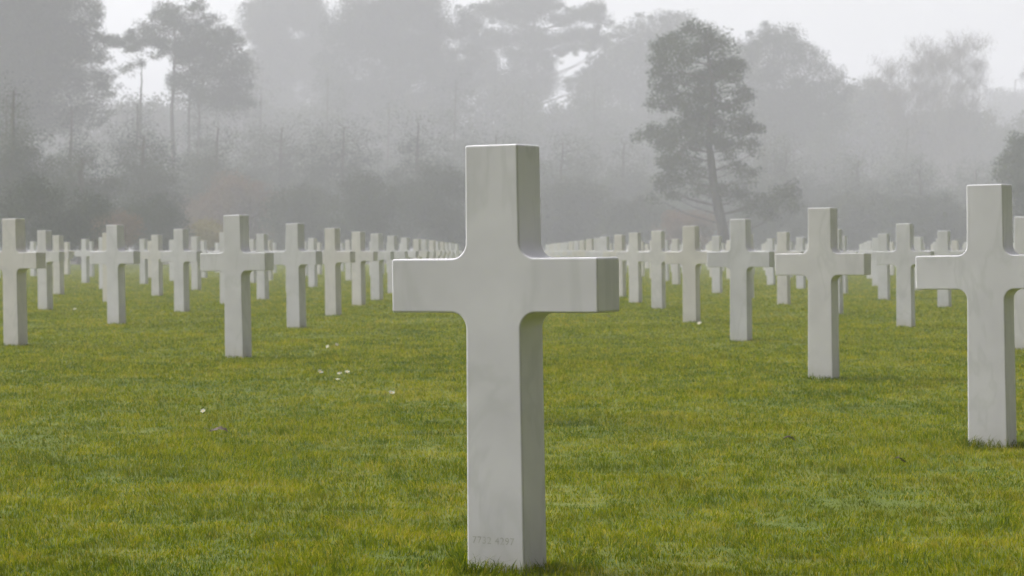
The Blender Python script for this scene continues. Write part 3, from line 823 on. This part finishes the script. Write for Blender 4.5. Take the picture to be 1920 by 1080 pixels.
for i, (x0, x1, top, d, m_, lab) in enumerate(bushes):
    cx = (x0 + x1) / 2
    build_tree('shrub', lab, 'shrub', 'shrubs along the edge of the wood', d, [[(cx, 469), (cx + 3, 450), (cx, top + 25)]],
               gen_clumps(x0, x1, top, 466, 12, 160 + i, 'round', 0.34), m_, M_BARK, dens=80 * (170 / d), size=0.17 * (d / 170) ** 0.7, r0=0.08, seed=180 + i, crown='foliage')

# far wood that reads as one mass behind it all
def far_wood():
    rng = random.Random(99); cl = []
    for i in range(240):
        x = -250 + 2450 * (i + rng.random()) / 240
        top = 215 + 25 * math.sin(x * 0.011) + 25 * math.sin(x * 0.037 + 1)
        for k in range(5):
            cl.append((x + rng.uniform(-10, 10), top + (445 - top) * (k + rng.random()) / 5, rng.uniform(22, 40), rng.uniform(18, 30), 1, rng.uniform(-6, 6)))
    V, Fc = leaf_cloud(cl, 330, 9, 0.6, 1.0, 0, 99)
    V[:, 2] = np.maximum(V[:, 2], 0.05)
    tag(link('far_wood', np_mesh('far_wood', V, Fc), M_MID), 'far off wood seen only as a grey mass in the fog', 'wood', kind='stuff')
far_wood()

# ------------------------------------------------------------------ haze
def haze():
    bm = bmesh.new(); bmesh.ops.create_cube(bm, size=1.0)
    me = bpy.data.meshes.new('haze'); bm.to_mesh(me); bm.free()
    o = link('haze', me)
    z0, z1 = -1.3, HZ_TOP
    o.scale = (1100, 590, z1 - z0); o.location = (0, 255, (z0 + z1) / 2)
    m = bpy.data.materials.new('fog'); m.use_nodes = True; nt = m.node_tree
    for n in list(nt.nodes):
        if n.type == 'BSDF_PRINCIPLED': nt.nodes.remove(n)
    v = nt.nodes.new('ShaderNodeVolumePrincipled')
    v.inputs['Color'].default_value = (0.925, 0.925, 0.99, 1)
    v.inputs['Density'].default_value = HZ_DENS
    v.inputs['Anisotropy'].default_value = 0.0
    nt.links.new(v.outputs[0], nt.nodes['Material Output'].inputs['Volume'])
    m.cycles.homogeneous_volume = True
    me.materials.append(m)
    tag(o, 'grey fog hanging over the lawn and the wood', 'haze', kind='stuff')
HZ_TOP = 44.0
HZ_DENS = 0.0020
haze()

# ------------------------------------------------------------------ light
SUN_EL, SUN_AZ = 47.0, -69.0        # azimuth from +Y (view direction), negative = left
w = bpy.data.worlds.new('World'); scene.world = w; w.use_nodes = True
nt = w.node_tree; L = nt.links
bg = nt.nodes['Background']
sky = nt.nodes.new('ShaderNodeTexSky'); sky.sky_type = 'NISHITA'; sky.sun_disc = False
sky.sun_elevation = R(SUN_EL); sky.sun_rotation = R(SUN_AZ); sky.dust_density = 9.0; sky.air_density = 1.0; sky.ozone_density = 1.0; sky.altitude = 30
hs = nt.nodes.new('ShaderNodeHueSaturation'); hs.inputs['Saturation'].default_value = 0.03
L.new(sky.outputs[0], hs.inputs['Color'])
mx = nt.nodes.new('ShaderNodeMix'); mx.data_type = 'RGBA'; mx.inputs[0].default_value = 0.2
L.new(hs.outputs[0], mx.inputs[6]); mx.inputs[7].default_value = (6.9, 7.05, 7.4, 1)       # even cloud cover
# the cloud is thinner and brighter ahead and to the left, heavier behind and to the right
tcw = nt.nodes.new('ShaderNodeTexCoord')
dt = nt.nodes.new('ShaderNodeVectorMath'); dt.operation = 'DOT_PRODUCT'
L.new(tcw.outputs['Generated'], dt.inputs[0]); dt.inputs[1].default_value = Vector((-0.45, 0.80, 0.48)).normalized()
mrw = nt.nodes.new('ShaderNodeMapRange'); mrw.interpolation_type = 'SMOOTHSTEP'
mrw.inputs['From Min'].default_value = -0.4; mrw.inputs['From Max'].default_value = 0.95
mrw.inputs['To Min'].default_value = 0.3; mrw.inputs['To Max'].default_value = 3.45
L.new(dt.outputs['Value'], mrw.inputs['Value'])
gm = nt.nodes.new('ShaderNodeVectorMath'); gm.operation = 'SCALE'
L.new(mx.outputs[2], gm.inputs[0]); L.new(mrw.outputs[0], gm.inputs['Scale'])
L.new(gm.outputs[0], bg.inputs['Color']); bg.inputs['Strength'].default_value = 0.10
sd = bpy.data.lights.new('sun', 'SUN'); sd.energy = 2.0; sd.angle = R(24); sd.color = (1.0, 0.975, 0.94)
so = bpy.data.objects.new('sun', sd); COL.objects.link(so)
sv = Vector((math.sin(R(SUN_AZ)) * math.cos(R(SUN_EL)), math.cos(R(SUN_AZ)) * math.cos(R(SUN_EL)), math.sin(R(SUN_EL))))
so.rotation_euler = sv.to_track_quat('Z', 'Y').to_euler(); so.location = (-20, -10, 30)

# ------------------------------------------------------------------ camera
cd = bpy.data.cameras.new('camera'); cam = bpy.data.objects.new('camera', cd); COL.objects.link(cam)
cd.sensor_width = 36.0; cd.lens = 36.0 * F / 1920.0; cd.clip_end = 3000; cd.clip_start = 0.05
cam.location = (0, 0, HC)
cam.rotation_euler = (R(90) - math.atan((540 - HOR) / F), 0, 0)
scene.camera = cam
cd.dof.use_dof = True; cd.dof.focus_distance = 6.6; cd.dof.aperture_fstop = 12.0

scene.view_settings.view_transform = 'Standard'; scene.view_settings.look = 'None'
scene.view_settings.exposure = -0.10; scene.view_settings.gamma = 1.0
scene.render.engine = 'CYCLES'
cy = scene.cycles
cy.use_denoising = True
try: cy.denoiser = 'OPENIMAGEDENOISE'; cy.denoising_input_passes = 'RGB_ALBEDO_NORMAL'; cy.denoising_prefilter = 'ACCURATE'
except Exception: pass
cy.max_bounces = 8; cy.diffuse_bounces = 4; cy.volume_bounces = 3; cy.transmission_bounces = 4
